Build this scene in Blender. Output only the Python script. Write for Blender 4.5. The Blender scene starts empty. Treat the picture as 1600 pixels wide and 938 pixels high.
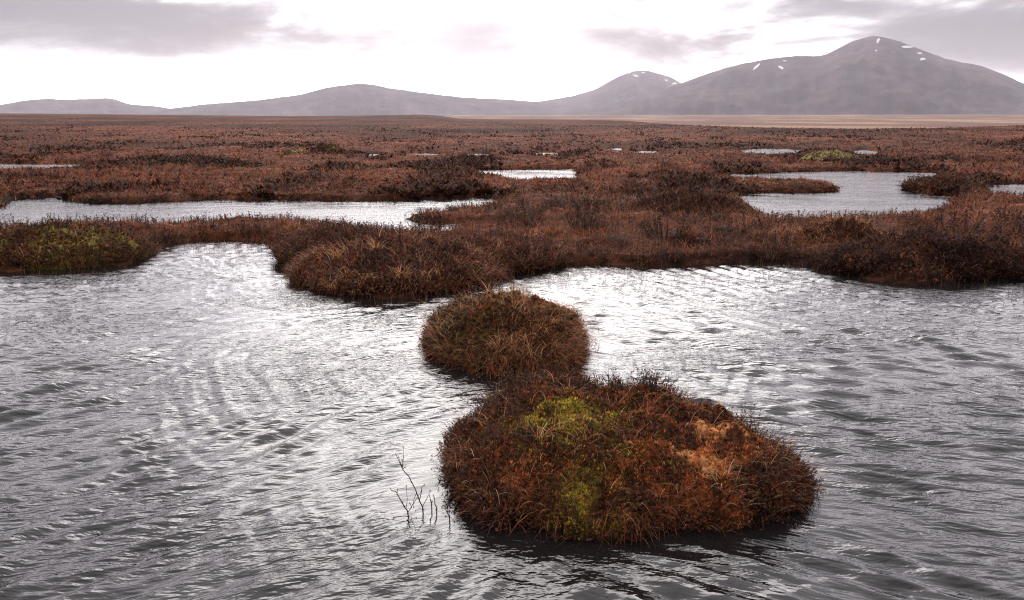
import bpy, math
import numpy as np
rng = np.random.default_rng(7)
R = math.radians
S = bpy.context.scene
COL = S.collection

# ------------------------------------------------------------------ camera
F_PX, Y0, CAM_H = 1250.0, 184.0, 1.7            # focal length and horizon row in photo pixels (1600 wide)
PITCH = math.atan((469 - Y0) / F_PX)
cam_d = bpy.data.cameras.new('camera'); cam = bpy.data.objects.new('camera', cam_d); COL.objects.link(cam)
cam.location = (0, 0, CAM_H); cam.rotation_euler = (math.pi / 2 - PITCH, 0, 0)
cam_d.sensor_width = 36; cam_d.lens = 36 * F_PX / 1600; cam_d.clip_start = 0.05; cam_d.clip_end = 60000
S.camera = cam
S.view_settings.view_transform = 'Standard'; S.view_settings.look = 'None'
S.view_settings.exposure = 1.0; S.view_settings.gamma = 1.0
S.render.engine = 'CYCLES'
S.cycles.max_bounces = 5; S.cycles.diffuse_bounces = 2; S.cycles.glossy_bounces = 3
S.cycles.transmission_bounces = 2; S.cycles.volume_bounces = 0; S.cycles.transparent_max_bounces = 8
S.cycles.use_denoising = True; S.cycles.denoising_prefilter = 'NONE'; S.cycles.filter_width = 1.15
S.cycles.sample_clamp_indirect = 6

# ------------------------------------------------------------------ sun and sky
SUN_EL, SUN_AZ = 29.0, -1.0                      # degrees, azimuth measured from the view direction, clockwise
sl = bpy.data.lights.new('sun', 'SUN'); sun = bpy.data.objects.new('sun', sl); COL.objects.link(sun)
sl.energy = .85; sl.angle = R(36); sl.color = (1.0, 0.95, 0.9)
sun.rotation_euler = (R(90 - SUN_EL), 0, R(180 - SUN_AZ)); sun.location = (0, 0, 40)
W = bpy.data.worlds.new('World'); S.world = W; W.use_nodes = True
wt = W.node_tree; wt.nodes.clear()

class NT:
    def __init__(s, t): s.t = t
    def n(s, ty, **k):
        o = s.t.nodes.new(ty)
        for a, b in k.items(): setattr(o, a, b)
        return o
    def put(s, sock, v):
        if hasattr(v, 'node'): s.t.links.new(v, sock)
        else: sock.default_value = v
    def m(s, op, a, b=0.0, c=None, clamp=False):
        o = s.n('ShaderNodeMath', operation=op, use_clamp=clamp)
        s.put(o.inputs[0], a); s.put(o.inputs[1], b)
        if c is not None: s.put(o.inputs[2], c)
        return o.outputs[0]
    def vm(s, op, a, b):
        o = s.n('ShaderNodeVectorMath', operation=op)
        s.put(o.inputs[0], a); s.put(o.inputs[1], b)
        return o.outputs['Value'] if op == 'DOT_PRODUCT' else o.outputs[0]
    def noise(s, vec, scale, detail=4.0, rough=0.55, dist=0.0):
        o = s.n('ShaderNodeTexNoise')
        if vec is not None: s.put(o.inputs['Vector'], vec)
        o.inputs['Scale'].default_value = scale; o.inputs['Detail'].default_value = detail
        o.inputs['Roughness'].default_value = rough; o.inputs['Distortion'].default_value = dist
        return o.outputs[0]
    def ramp(s, f, lo, hi, a=0.0, b=1.0, smooth=True):
        o = s.n('ShaderNodeMapRange'); o.interpolation_type = 'SMOOTHSTEP' if smooth else 'LINEAR'
        s.put(o.inputs[0], f); s.put(o.inputs[1], lo); s.put(o.inputs[2], hi); s.put(o.inputs[3], a); s.put(o.inputs[4], b)
        return o.outputs[0]
    def mix(s, f, a, b, mode='MIX'):
        o = s.n('ShaderNodeMix', data_type='RGBA', blend_type=mode)
        s.put(o.inputs[0], f); s.put(o.inputs[6], a); s.put(o.inputs[7], b)
        return o.outputs[2]
    def comb(s, x, y, z):
        o = s.n('ShaderNodeCombineXYZ')
        s.put(o.inputs[0], x); s.put(o.inputs[1], y); s.put(o.inputs[2], z)
        return o.outputs[0]

w = NT(wt)
tc = w.n('ShaderNodeTexCoord'); sep = w.n('ShaderNodeSeparateXYZ'); wt.links.new(tc.outputs['Generated'], sep.inputs[0])
dx, dy, dz = sep.outputs
az = w.m('MULTIPLY', w.m('ARCTAN2', dx, dy), 180 / math.pi)
el = w.m('MULTIPLY', w.m('ARCSINE', dz), 180 / math.pi)
# cloud deck seen in perspective: direction projected on a level sheet
zc = w.m('ADD', w.m('MAXIMUM', dz, 0.0), 0.16)
deck = w.comb(w.m('DIVIDE', dx, zc), w.m('DIVIDE', dy, zc), 0.0)
big = w.noise(deck, 0.9, 6, 0.55, 0.3)
band = w.noise(w.comb(w.m('MULTIPLY', az, 0.075), w.m('MULTIPLY', el, 0.26), 3.1), 1.0, 6, 0.55, 0.4)
wob1 = w.m('SUBTRACT', w.noise(w.comb(w.m('MULTIPLY', az, 0.16), w.m('MULTIPLY', el, 0.4), 7.7), 1.0, 5, 0.6), 0.5)
wob2 = w.m('SUBTRACT', w.noise(w.comb(w.m('MULTIPLY', az, 0.16), w.m('MULTIPLY', el, 0.4), 21.3), 1.0, 5, 0.6), 0.5)
azw = w.m('ADD', az, w.m('MULTIPLY', wob1, 7.0)); elw = w.m('ADD', el, w.m('MULTIPLY', wob2, 2.4))
CLOUDS = [  # direction given as photo pixel, half widths in pixels, weight: the grey clouds that stand over the moor
    (30, 14, 130, 26, 1.0), (-60, 30, 120, 22, .6), (250, 18, 120, 26, .50), (380, 38, 150, 28, .42), (230, 62, 60, 12, .18), (520, 62, 60, 16, .25), (180, 118, 60, 12, .14),
    (750, 65, 60, 24, .22), (980, 40, 70, 30, .36), (1165, 56, 115, 24, .85), (1265, 46, 60, 18, .6), (1110, 74, 60, 12, .45), (1420, 78, 70, 16, .5), (1530, 62, 110, 20, .85), (1480, 20, 120, 20, .42),
    (1340, 2, 60, 7, .85), (1590, 10, 60, 16, .5), (1700, 60, 120, 30, .6), (1250, 20, 60, 12, .3)]
def px_dir(x, y):
    u = (x - 800) / F_PX; v = -(y - 469) / F_PX; c, s_ = math.cos(PITCH), math.sin(PITCH)
    X, Y, Z = u, c + v * s_, -s_ + v * c
    return math.degrees(math.atan2(X, Y)), math.degrees(math.atan2(Z, math.hypot(X, Y)))
CLOUDS = [(*px_dir(x, y), wx / 17.0, wy / 15.5, k) for x, y, wx, wy, k in CLOUDS]
tot = None
for a0, e0, sa, se, wgt in CLOUDS:
    p = w.m('POWER', w.m('ABSOLUTE', w.m('DIVIDE', w.m('SUBTRACT', azw, a0), sa)), 2.0)
    q = w.m('POWER', w.m('ABSOLUTE', w.m('DIVIDE', w.m('SUBTRACT', elw, e0), se)), 2.0)
    g = w.m('MULTIPLY', w.m('EXPONENT', w.m('MULTIPLY', w.m('ADD', p, q), -1.0)), wgt)
    tot = g if tot is None else w.m('ADD', tot, g)
tot = w.m('MULTIPLY', w.m('ADD', tot, w.m('MULTIPLY', w.m('MULTIPLY', w.ramp(el, 1.0, 6.0), w.ramp(el, 10.0, 22.0, 1.0, 0.3)), 0.14)), w.ramp(band, 0.34, 0.64, 0.15, 1.9))
tot = w.m('MULTIPLY', w.m('SUBTRACT', 1.0, w.m('EXPONENT', w.m('MULTIPLY', tot, -2.3))), 0.88)
high = w.m('MULTIPLY', w.ramp(el, 10.0, 42.0), w.ramp(big, 0.40, 0.64, 0.0, 0.6))    # broken grey cloud higher up
cover = w.m('MINIMUM', w.m('ADD', tot, w.m('MULTIPLY', high, 0.30)), 0.9)
sd = (math.sin(R(SUN_AZ)) * math.cos(R(SUN_EL)), math.cos(R(SUN_AZ)) * math.cos(R(SUN_EL)), math.sin(R(SUN_EL)))
cosang = w.m('MAXIMUM', w.vm('DOT_PRODUCT', tc.outputs['Generated'], sd), 0.0)
glow = w.m('POWER', cosang, 4.0)
bright = w.m('ADD', 18.0, w.m('MULTIPLY', glow, 9.0))
dim = w.m('EXPONENT', w.m('MULTIPLY', cover, -2.85))
lum = w.m('MULTIPLY', bright, dim)
cloud = w.vm('MULTIPLY', w.comb(lum, lum, lum), w.mix(cover, (1.0, 0.95, 0.99, 1), (0.97, 0.885, 1.0, 1)))
sky = w.n('ShaderNodeTexSky', sky_type='NISHITA'); sky.sun_disc = False
sky.sun_elevation = R(SUN_EL); sky.sun_rotation = R(SUN_AZ); sky.air_density = 1.0; sky.dust_density = 2.0
skyc = w.mix(0.97, sky.outputs[0], cloud)
bg = w.n('ShaderNodeBackground'); bg.inputs[1].default_value = 0.1
wt.links.new(skyc, bg.inputs[0]); out = w.n('ShaderNodeOutputWorld'); wt.links.new(bg.outputs[0], out.inputs[0])

# ------------------------------------------------------------------ numeric helpers
def P(x, y, z=0.0):
    """point of the place seen at photo pixel (x, y) at height z"""
    u = (x - 800) / F_PX; v = -(y - 469) / F_PX
    c, s = math.cos(PITCH), math.sin(PITCH)
    d = np.array([u, c + v * s, -s + v * c])
    t = (z - CAM_H) / d[2]
    return np.array([d[0] * t, d[1] * t])
def AE(x, y):
    u = (x - 800) / F_PX; v = -(y - 469) / F_PX
    c, s = math.cos(PITCH), math.sin(PITCH)
    X, Y, Z = u, c + v * s, -s + v * c
    return math.atan2(X, Y), Z / math.hypot(X, Y)          # azimuth, tangent of elevation
def sstep(x, a, b):
    t = np.clip((x - a) / (b - a), 0, 1); return t * t * (3 - 2 * t)
def _h(ix, iy, seed):
    n = (ix.astype(np.int64) * 374761393 + iy.astype(np.int64) * 668265263 + seed * 1442695041) & 0xffffffff
    n = ((n ^ (n >> 13)) * 1274126177) & 0xffffffff
    return ((n ^ (n >> 16)) & 0xffff) / 65535.0
def vnoise(x, y, seed=0):
    """gradient noise, about 0..1"""
    x, y = np.broadcast_arrays(np.asarray(x, float), np.asarray(y, float))
    ix = np.floor(x); iy = np.floor(y); fx = x - ix; fy = y - iy
    u = fx * fx * fx * (fx * (fx * 6 - 15) + 10); v = fy * fy * fy * (fy * (fy * 6 - 15) + 10)
    def g(ox, oy):
        a = _h(ix + ox, iy + oy, seed) * (2 * np.pi)
        return np.cos(a) * (fx - ox) + np.sin(a) * (fy - oy)
    n = (g(0, 0) * (1 - u) + g(1, 0) * u) * (1 - v) + (g(0, 1) * (1 - u) + g(1, 1) * u) * v
    return np.clip(.5 + n * .82, 0, 1)
def fbm(x, y, seed=0, octv=4, gain=0.5):
    s = 0; a = 1; t = 0
    for i in range(octv):
        s = s + a * vnoise(x * 2 ** i + 17.3 * i, y * 2 ** i - 9.1 * i, seed + i); t += a; a *= gain
    return s / t
def poly_sdf(px, py, poly):
    """signed distance to a closed polygon, negative inside"""
    poly = np.asarray(poly, float); n = len(poly)
    dist = np.full(px.shape, 1e18); ins = np.zeros(px.shape, bool)
    for i in range(n):
        ax, ay = poly[i]; bx, by = poly[(i + 1) % n]
        ex, ey = bx - ax, by - ay
        t = np.clip(((px - ax) * ex + (py - ay) * ey) / (ex * ex + ey * ey + 1e-12), 0, 1)
        dist = np.minimum(dist, (px - ax - t * ex) ** 2 + (py - ay - t * ey) ** 2)
        if ay != by:
            ins ^= ((ay > py) != (by > py)) & (px < (bx - ax) * (py - ay) / (by - ay) + ax)
    return np.where(ins, -1, 1) * np.sqrt(dist)

# ------------------------------------------------------------------ pools (shorelines at water level)
def px_poly(pts): return [tuple(P(x, y)) for x, y in pts]
shoreA = [(-420, 452), (-150, 436), (0, 425), (100, 422), (200, 413), (235, 400), (250, 386), (300, 377), (360, 375), (420, 379),
          (442, 390), (433, 405), (455, 425), (500, 441), (545, 455), (590, 467), (640, 465), (690, 456), (720, 445), (770, 438),
          (805, 425), (850, 416), (930, 413), (1000, 418), (1080, 415), (1150, 410), (1230, 412), (1290, 422), (1340, 431),
          (1375, 440), (1430, 446), (1500, 443), (1550, 437), (1600, 434), (1720, 440), (2020, 452)]
A = px_poly(shoreA) + [(16, 1.15), (8, 1.0), (3, 1.2), (0.5, 1.05), (-2, 1.2), (-6, 0.9), (-15, 1.1)]
B = px_poly([(-260, 352), (-120, 335), (0, 326), (30, 312), (80, 309), (130, 318), (230, 318), (330, 312), (420, 312), (560, 315),
             (640, 313), (720, 308), (770, 308), (786, 319), (735, 332), (680, 338), (642, 341), (634, 346), (655, 351), (740, 350),
             (800, 346), (815, 351), (790, 358), (730, 364), (660, 374), (600, 370), (530, 360), (470, 352), (380, 349), (300, 356),
             (180, 360), (110, 360), (60, 372), (0, 386), (-120, 400), (-260, 410)])
Cc = px_poly([(1080, 277), (1160, 272), (1250, 269), (1350, 267), (1470, 270), (1478, 277), (1440, 286), (1422, 296), (1440, 303),
              (1500, 307), (1482, 316), (1478, 326), (1440, 340), (1350, 348), (1250, 352), (1190, 343), (1165, 320), (1140, 304),
              (1200, 302), (1300, 301), (1314, 297), (1300, 290), (1200, 288), (1100, 282)])
D = px_poly([(738, 267), (800, 265), (895, 264), (901, 277), (885, 287), (800, 285), (755, 277)])
E = px_poly([(1532, 290), (1600, 287), (1800, 286), (1800, 318), (1600, 316), (1540, 305)])
Fp = px_poly([(-200, 256), (0, 256), (60, 257), (128, 256), (134, 260), (100, 269), (0, 270), (-200, 270)])
def smallpool(x0, x1, y, dy=7):
    dy *= 1.25
    xm = (x0 + x1) / 2
    return px_poly([(x0, y + 1), (xm - .2 * (x1 - x0), y - 1), (xm + .2 * (x1 - x0), y - .6), (x1, y + .5), (x1 - 2, y + dy * .7),
                    (xm + 3, y + dy), (x0 + 3, y + dy * .7)])
POOLS = [A, B, Cc, D, E, Fp, smallpool(1158, 1252, 234, 9), smallpool(1330, 1372, 236, 8), smallpool(728, 764, 241),
         smallpool(838, 878, 239), smallpool(948, 972, 232, 6), smallpool(990, 1030, 237, 6), smallpool(572, 592, 242),
         smallpool(972, 1008, 305, 12), smallpool(620, 700, 241, 5)]
def shore(px, py):
    d = np.full(px.shape, 1e9)
    for pl in POOLS: d = np.minimum(d, poly_sdf(px, py, pl))
    dist = np.hypot(px, py)
    wob = (fbm(px * 1.7, py * 1.7, 5, 4) - .5) * 0.42 * np.clip(dist / 10, .5, 2)
    wob = wob + (fbm(px * 4.5, py * 4.5, 9, 3) - .5) * .22 * np.clip(dist / 10, .5, 1.5)
    return d + wob * sstep(np.abs(d), -.01, .02) * 0.8        # > 0 on land

# ------------------------------------------------------------------ ground height
HX = [AE(x, y) for x, y in [(-900, 181), (-400, 178), (0, 178), (150, 179), (300, 180.5), (450, 182), (560, 181.5), (620, 180.5), (660, 180), (690, 182),
                            (718, 186), (800, 187), (900, 187.5), (980, 190), (1060, 198), (1200, 204), (1350, 207), (1480, 204),
                            (1600, 199), (1900, 196), (2500, 190)]]
HA = np.array([h[0] for h in HX]); HT = np.array([h[1] for h in HX])
def land_height(px, py):
    d = np.hypot(px, py) + 1e-6; a = np.arctan2(px, py)
    te = np.interp(a, HA, HT)
    Dm = np.where(te < -0.0022, np.clip((CAM_H - 0.35) / np.maximum(-te, 1e-4), 90, 600), 600.0)
    ze = CAM_H + Dm * te
    moor = ze * sstep(d, 45, Dm)
    ypx = np.interp(np.log(np.maximum(d, 1)), np.log([1, 200, 450, 1200, 2600, 4200, 20000]), [300, 208, 203.5, 193, 184.5, 180, 180])
    plain = CAM_H + d * (Y0 - ypx) / F_PX * 0.98
    plain = np.where(d > 4200, CAM_H + 4200 * (Y0 - 180) / F_PX, plain)
    k = sstep(d, Dm * 1.03, Dm * 1.9)
    z = moor * (1 - k) + np.minimum(plain, np.where(te < 0, 1e9, ze - 2)) * k
    amp = np.interp(d, [0, 8, 30, 80, 300, 1000, 5000], [.10, .20, .38, .55, .55, 1.2, 5])
    z = z + (fbm(px / 1.3, py / 1.3, 11, 4) - .45) * amp * 0.55 * sstep(d, 600, 60)
    z = z + (sstep(fbm(px / .62, py / .62, 13, 3), .35, .7) - .4) * .11 * sstep(d, 30, 12)
    z = z + (fbm(px / 9, py / 9, 31, 4) - .5) * amp * 0.6 * np.where(d > 60, .6, .25)
    z = z + (fbm(px / 150, py / 150, 41, 4) - .5) * np.interp(d, [0, 100, 600, 3000], [0, .12, .5, 4])
    return z
def ground_z(px, py, s=None):
    if s is None: s = shore(px, py)
    d = np.hypot(px, py)
    bank = 0.11 * sstep(s, -.02, .22) + 0.05 * sstep(s, .1, 1.2)
    z = np.where(s > 0, np.maximum(bank + land_height(px, py) * sstep(s, 0, .8), 0.03 * sstep(s, 0, .05)), np.maximum(-0.5, s * 1.5))
    far = sstep(d, 45, 90)
    return np.where(s > 0, z * (1 - far) + (land_height(px, py) + .15) * far, z)

# ------------------------------------------------------------------ mesh helpers
def mk(name, V, F, mat, col=None, parent=None, smooth=True, kind=None, link=True):
    V = np.ascontiguousarray(V, np.float32).reshape(-1, 3)
    me = bpy.data.meshes.new(name)
    me.vertices.add(len(V)); me.vertices.foreach_set('co', V.ravel())
    Fs = F if isinstance(F, list) else [F]
    Fs = [np.ascontiguousarray(f, np.int32) for f in Fs if len(f)]
    nl = sum(f.size for f in Fs); npoly = sum(len(f) for f in Fs)
    me.loops.add(nl); me.loops.foreach_set('vertex_index', np.concatenate([f.ravel() for f in Fs]))
    sizes = np.concatenate([np.full(len(f), f.shape[1], np.int32) for f in Fs])
    st = np.concatenate([[0], np.cumsum(sizes)[:-1]]).astype(np.int32)
    me.polygons.add(npoly); me.polygons.foreach_set('loop_start', st)
    me.polygons.foreach_set('use_smooth', np.full(npoly, smooth))
    me.update(calc_edges=True)
    if col is not None:
        at = me.attributes.new('col', 'FLOAT_COLOR', 'POINT')
        c4 = np.ones((len(V), 4), np.float32); c4[:, :3] = np.asarray(col, np.float32).reshape(-1, 3)
        at.data.foreach_set('color', c4.ravel())
    me.materials.append(mat)
    if not link: return me
    return link_mesh(name, me, parent, kind)
def link_mesh(name, me, parent=None, kind=None):
    o = bpy.data.objects.new(name, me); COL.objects.link(o)
    if parent is not None: o.parent = parent
    if kind: o['kind'] = kind
    return o
def tag(o, label, cat, group=None):
    o['label'] = label; o['category'] = cat
    if group: o['group'] = group
    return o
def thing(name, label, cat, loc=(0, 0, 0), group=None):
    o = bpy.data.objects.new(name, None); COL.objects.link(o); o.location = loc; o.empty_display_size = .1
    return tag(o, label, cat, group)
def grid_faces(nr, nc, wrap=False):
    i = np.arange(nr - 1)[:, None] * nc; j = np.arange(nc if wrap else nc - 1)[None, :]
    j2 = (j + 1) % nc
    return np.stack([i + j, i + j2, i + nc + j2, i + nc + j], -1).reshape(-1, 4)
class Bag:
    """collects vertex, face and colour arrays that end up in one mesh"""
    def __init__(s): s.V = []; s.F = {3: [], 4: []}; s.C = []; s.n = 0
    def add(s, V, F, C):
        V = V.reshape(-1, 3)
        s.V.append(V); s.F[F.shape[-1]].append(F.reshape(-1, F.shape[-1]) + s.n); s.C.append(np.broadcast_to(C, V.shape).reshape(-1, 3) if C.shape != V.shape else C)
        s.n += len(V)
    def build(s, name, mat, parent=None, kind=None, link=True, origin=None):
        V = np.concatenate(s.V)
        if origin is not None: V = V - np.asarray(origin)
        return mk(name, V, [np.concatenate(f) for f in s.F.values() if f], mat, np.concatenate(s.C), parent, False, kind, link)
def blades(bag, base, ang, L, width, th0, th1, C, nseg=3, tipc=1.0):
    """curved grass blades: heading ang, lean th0 at the base growing by th1 to the tip"""
    N = len(base)
    if N == 0: return
    hd = np.stack([np.cos(ang), np.sin(ang)], -1)
    sa = ang + np.pi / 2 + rng.normal(0, .6, N)
    sv = np.stack([np.cos(sa), np.sin(sa), np.zeros(N)], -1)
    pts = [base]; p = base.copy()
    for k in range(nseg):
        th = th0 + th1 * (k + .5) / nseg
        st = (L / nseg)[:, None]
        p = p + np.concatenate([hd * np.sin(th)[:, None], np.cos(th)[:, None]], 1) * st
        pts.append(p)
    pts = np.stack(pts, 1)
    t = np.linspace(0, 1, nseg + 1); wd = (1 - t ** 1.6 * .9)[None, :, None] * width[:, None, None] * .5
    V = np.stack([pts - sv[:, None] * wd, pts + sv[:, None] * wd], 2)           # N, k, 2, 3
    k = np.arange(nseg) * 2
    q = np.stack([k, k + 1, k + 3, k + 2], -1)
    Fc = (np.arange(N) * (2 * (nseg + 1)))[:, None, None] + q[None]
    cc = C[:, None, None, :] * (1 + (tipc - 1) * t[None, :, None, None]) * np.ones((1, 1, 2, 1))
    bag.add(V.reshape(-1, 3), Fc, cc.reshape(-1, 3))
def sprigs(bag, base, ang, L, th0, th1, C, nleaf=10, leaf=.012, stemw=.003, stemc=(.03, .02, .016), tipC=None):
    """heather shoots: a thin woody stem carrying short needle leaves"""
    N = len(base)
    if N == 0: return
    hd = np.stack([np.cos(ang), np.sin(ang)], -1)
    def at(t):
        th = th0 + th1 * t * .5
        return base[:, None] + np.concatenate([hd[:, None] * np.sin(th)[..., None], np.cos(th)[..., None]], -1) * (L[:, None] * t)[..., None]
    blades(bag, base, ang, L, np.full(N, 1.0) * stemw, th0, th1, np.broadcast_to(np.array(stemc), (N, 3)).copy(), 2)
    th0 = th0[:, None]; th1 = th1[:, None]
    t = rng.uniform(.22, 1.0, (N, nleaf)) ** .8
    b = at(t)
    la = rng.uniform(0, 2 * np.pi, (N, nleaf)); up = rng.uniform(.25, 1.1, (N, nleaf))
    lf = (np.asarray(leaf) if np.ndim(leaf) == 0 else np.asarray(leaf)[:, None]) * rng.uniform(.6, 1.3, (N, nleaf))
    ld = np.stack([np.cos(la), np.sin(la), up], -1); ld /= np.linalg.norm(ld, axis=-1, keepdims=True)
    sd = np.stack([-np.sin(la), np.cos(la), rng.uniform(-.6, .6, (N, nleaf))], -1)
    tip = b + ld * lf[..., None]
    V = np.stack([b - sd * (lf * .28)[..., None], b + sd * (lf * .28)[..., None], tip], 2)
    Fc = np.arange(N * nleaf * 3).reshape(-1, 3)
    cl = C[:, None, :] * rng.uniform(.6, 1.4, (N, nleaf, 1))
    if tipC is not None:
        k = sstep(t, .6, 1.0)[..., None]; cl = cl * (1 - k) + np.asarray(tipC) * k * rng.uniform(.6, 1.3, (N, nleaf, 1))
    bag.add(V.reshape(-1, 3), Fc, np.repeat(cl.reshape(-1, 3), 3, 0))
def tufts(bag, base, size, C, n=5, upr=(.4, 2.2)):
    """moss shoots: little stars of short leaves"""
    N = len(base)
    if N == 0: return
    la = rng.uniform(0, 2 * np.pi, (N, n)); up = rng.uniform(*upr, (N, n))
    ld = np.stack([np.cos(la), np.sin(la), up], -1); ld /= np.linalg.norm(ld, axis=-1, keepdims=True)
    sd = np.stack([-np.sin(la), np.cos(la), np.zeros((N, n))], -1)
    lf = (size[:, None] * rng.uniform(.6, 1.3, (N, n)))[..., None]
    b = base[:, None] + np.zeros((N, n, 3))
    V = np.stack([b - sd * lf * .25, b + sd * lf * .25, b + ld * lf], 2)
    bag.add(V.reshape(-1, 3), np.arange(N * n * 3).reshape(-1, 3),
            np.repeat((C[:, None, :] * rng.uniform(.7, 1.3, (N, n, 1))).reshape(-1, 3), 3, 0))
def jit(c, n, s=.3):
    c = np.asarray(c, float)
    return np.clip(c * np.exp(rng.normal(0, s, (n, 1))) * np.exp(rng.normal(0, .1, (n, 3))), .002, .6)
def palette(cols, wts, n, s=.28):
    cols = np.asarray(cols, float); wts = np.asarray(wts, float); wts /= wts.sum()
    return jit(cols[rng.choice(len(cols), n, p=wts)], n, s) if n else np.zeros((0, 3))

# ------------------------------------------------------------------ materials
def new_mat(name):
    m = bpy.data.materials.new(name); m.use_nodes = True; m.node_tree.nodes.clear()
    t = NT(m.node_tree); o = t.n('ShaderNodeOutputMaterial'); return m, t, o
def plant_mat(name, trans=.3, rough=.75):
    m, t, o = new_mat(name)
    a = t.n('ShaderNodeAttribute', attribute_name='col')
    p = t.n('ShaderNodeBsdfPrincipled'); t.put(p.inputs['Base Color'], a.outputs['Color'])
    p.inputs['Roughness'].default_value = rough; p.inputs['Specular IOR Level'].default_value = .06
    tr = t.n('ShaderNodeBsdfTranslucent'); t.put(tr.inputs[0], t.mix(1.0, a.outputs['Color'], (1.3, 1.05, .8, 1), 'MULTIPLY'))
    mx = t.n('ShaderNodeMixShader'); mx.inputs[0].default_value = trans
    t.put(mx.inputs[1], p.outputs[0]); t.put(mx.inputs[2], tr.outputs[0]); t.put(o.inputs[0], mx.outputs[0])
    return m
M_grass = plant_mat('dry_grass', .38, .6); M_heather = plant_mat('heather', .12); M_moss = plant_mat('moss', .25, .9); M_twig = plant_mat('bare_wood', 0, .8)
def bed_mat(name, sc=30, bump=.6, dist=.02, far=False):
    m, t, o = new_mat(name)
    a = t.n('ShaderNodeAttribute', attribute_name='col'); g = t.n('ShaderNodeNewGeometry')
    n1 = t.noise(g.outputs['Position'], sc, 5, .65); n2 = t.noise(g.outputs['Position'], sc * .23, 4, .6)
    f = t.m('MULTIPLY', t.ramp(n1, .3, .72, .45, 1.5), t.ramp(n2, .3, .7, .7, 1.3))
    if far:
        n3 = t.noise(g.outputs['Position'], .35, 5, .65); n4 = t.noise(g.outputs['Position'], 2.2, 4, .6)
        f = t.m('MULTIPLY', f, t.m('MULTIPLY', t.ramp(n3, .3, .7, .45, 1.55), t.ramp(n4, .3, .7, .6, 1.4)))
    c = t.vm('MULTIPLY', a.outputs['Color'], t.comb(f, f, f))
    p = t.n('ShaderNodeBsdfPrincipled'); t.put(p.inputs['Base Color'], c)
    p.inputs['Roughness'].default_value = .9; p.inputs['Specular IOR Level'].default_value = .03
    b = t.n('ShaderNodeBump'); b.inputs['Strength'].default_value = bump; b.inputs['Distance'].default_value = dist
    t.put(b.inputs['Height'], n1); t.put(p.inputs['Normal'], b.outputs[0]); t.put(o.inputs[0], p.outputs[0])
    return m
M_bed = bed_mat('moss_and_peat', 34, .8, .02); M_ground = bed_mat('moor_ground', 6, .8, .08, True)
def hill_mat():
    m, t, o = new_mat('hill_heath'); g = t.n('ShaderNodeNewGeometry'); a = t.n('ShaderNodeAttribute', attribute_name='col')
    n1 = t.noise(g.outputs['Position'], .012, 7, .65); n2 = t.noise(g.outputs['Position'], .0022, 5, .6)
    f = t.m('MULTIPLY', t.ramp(n1, .35, .66, .75, 1.25), t.ramp(n2, .35, .65, .75, 1.25))
    p = t.n('ShaderNodeBsdfPrincipled'); t.put(p.inputs['Base Color'], t.vm('MULTIPLY', a.outputs['Color'], t.comb(f, f, f)))
    p.inputs['Roughness'].default_value = .95; p.inputs['Specular IOR Level'].default_value = .1
    b = t.n('ShaderNodeBump'); b.inputs['Strength'].default_value = .6; b.inputs['Distance'].default_value = 12
    t.put(b.inputs['Height'], n1); t.put(p.inputs['Normal'], b.outputs[0]); t.put(o.inputs[0], p.outputs[0]); return m
M_hill = hill_mat()
def water_mat():
    m, t, o = new_mat('peat_water'); g = t.n('ShaderNodeNewGeometry')
    p = t.n('ShaderNodeBsdfPrincipled'); p.inputs['Base Color'].default_value = (.006, .005, .005, 1)
    p.inputs['IOR'].default_value = 1.333; p.inputs['Roughness'].default_value = .045
    s = t.n('ShaderNodeSeparateXYZ'); t.put(s.inputs[0], g.outputs['Position'])
    warp = t.noise(g.outputs['Position'], .9, 2, .5)
    def rip(kx, ky, rot, sc, det, seed):
        c, sn = math.cos(rot), math.sin(rot)
        u = t.m('ADD', t.m('MULTIPLY', s.outputs[0], c), t.m('MULTIPLY', s.outputs[1], sn))
        v = t.m('SUBTRACT', t.m('MULTIPLY', s.outputs[1], c), t.m('MULTIPLY', s.outputs[0], sn))
        v = t.m('ADD', v, t.m('MULTIPLY', warp, .30))
        return t.noise(t.comb(t.m('MULTIPLY', u, kx), t.m('MULTIPLY', v, ky), seed), sc, det, .5, .15)
    lane = t.ramp(t.noise(t.comb(t.m('MULTIPLY', s.outputs[0], .5), s.outputs[1], 2.0), 1.1, 3, .6), .35, .65, .45, 1.3)
    side = t.ramp(s.outputs[0], -1.2, 1.2)
    hl = t.m('ADD', rip(.13, 1, R(27), 42, 1, 1.0), t.m('MULTIPLY', rip(.16, 1, R(8), 26, 1, 5.0), 1.2))
    hr = t.m('ADD', rip(.15, 1, R(-20), 42, 1, 3.0), t.m('MULTIPLY', rip(.18, 1, R(-5), 26, 1, 7.0), 1.2))
    h = t.m('ADD', t.m('MULTIPLY', hl, t.m('SUBTRACT', 1.0, side)), t.m('MULTIPLY', hr, side))
    h = t.m('MULTIPLY', t.m('ADD', h, t.m('MULTIPLY', rip(.3, 1, R(3), 85, 1, 9.0), .28)), lane)
    b = t.n('ShaderNodeBump'); b.inputs['Strength'].default_value = 1.0; b.inputs['Distance'].default_value = .0085
    at = t.n('ShaderNodeAttribute', attribute_name='col')          # ripple height: lower in the lee of the banks
    t.put(b.inputs['Height'], t.m('MULTIPLY', h, at.outputs['Fac'])); t.put(p.inputs['Normal'], b.outputs[0]); t.put(o.inputs[0], p.outputs[0])
    return m
M_water = water_mat()
def plain_mat(name, c, rough=.6):
    m, t, o = new_mat(name); g = t.n('ShaderNodeNewGeometry')
    p = t.n('ShaderNodeBsdfPrincipled'); n = t.noise(g.outputs['Position'], .02, 4)
    t.put(p.inputs['Base Color'], t.mix(t.ramp(n, .3, .7), tuple(v * .85 for v in c) + (1,), tuple(c) + (1,)))
    p.inputs['Roughness'].default_value = rough; t.put(o.inputs[0], p.outputs[0]); return m
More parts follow.
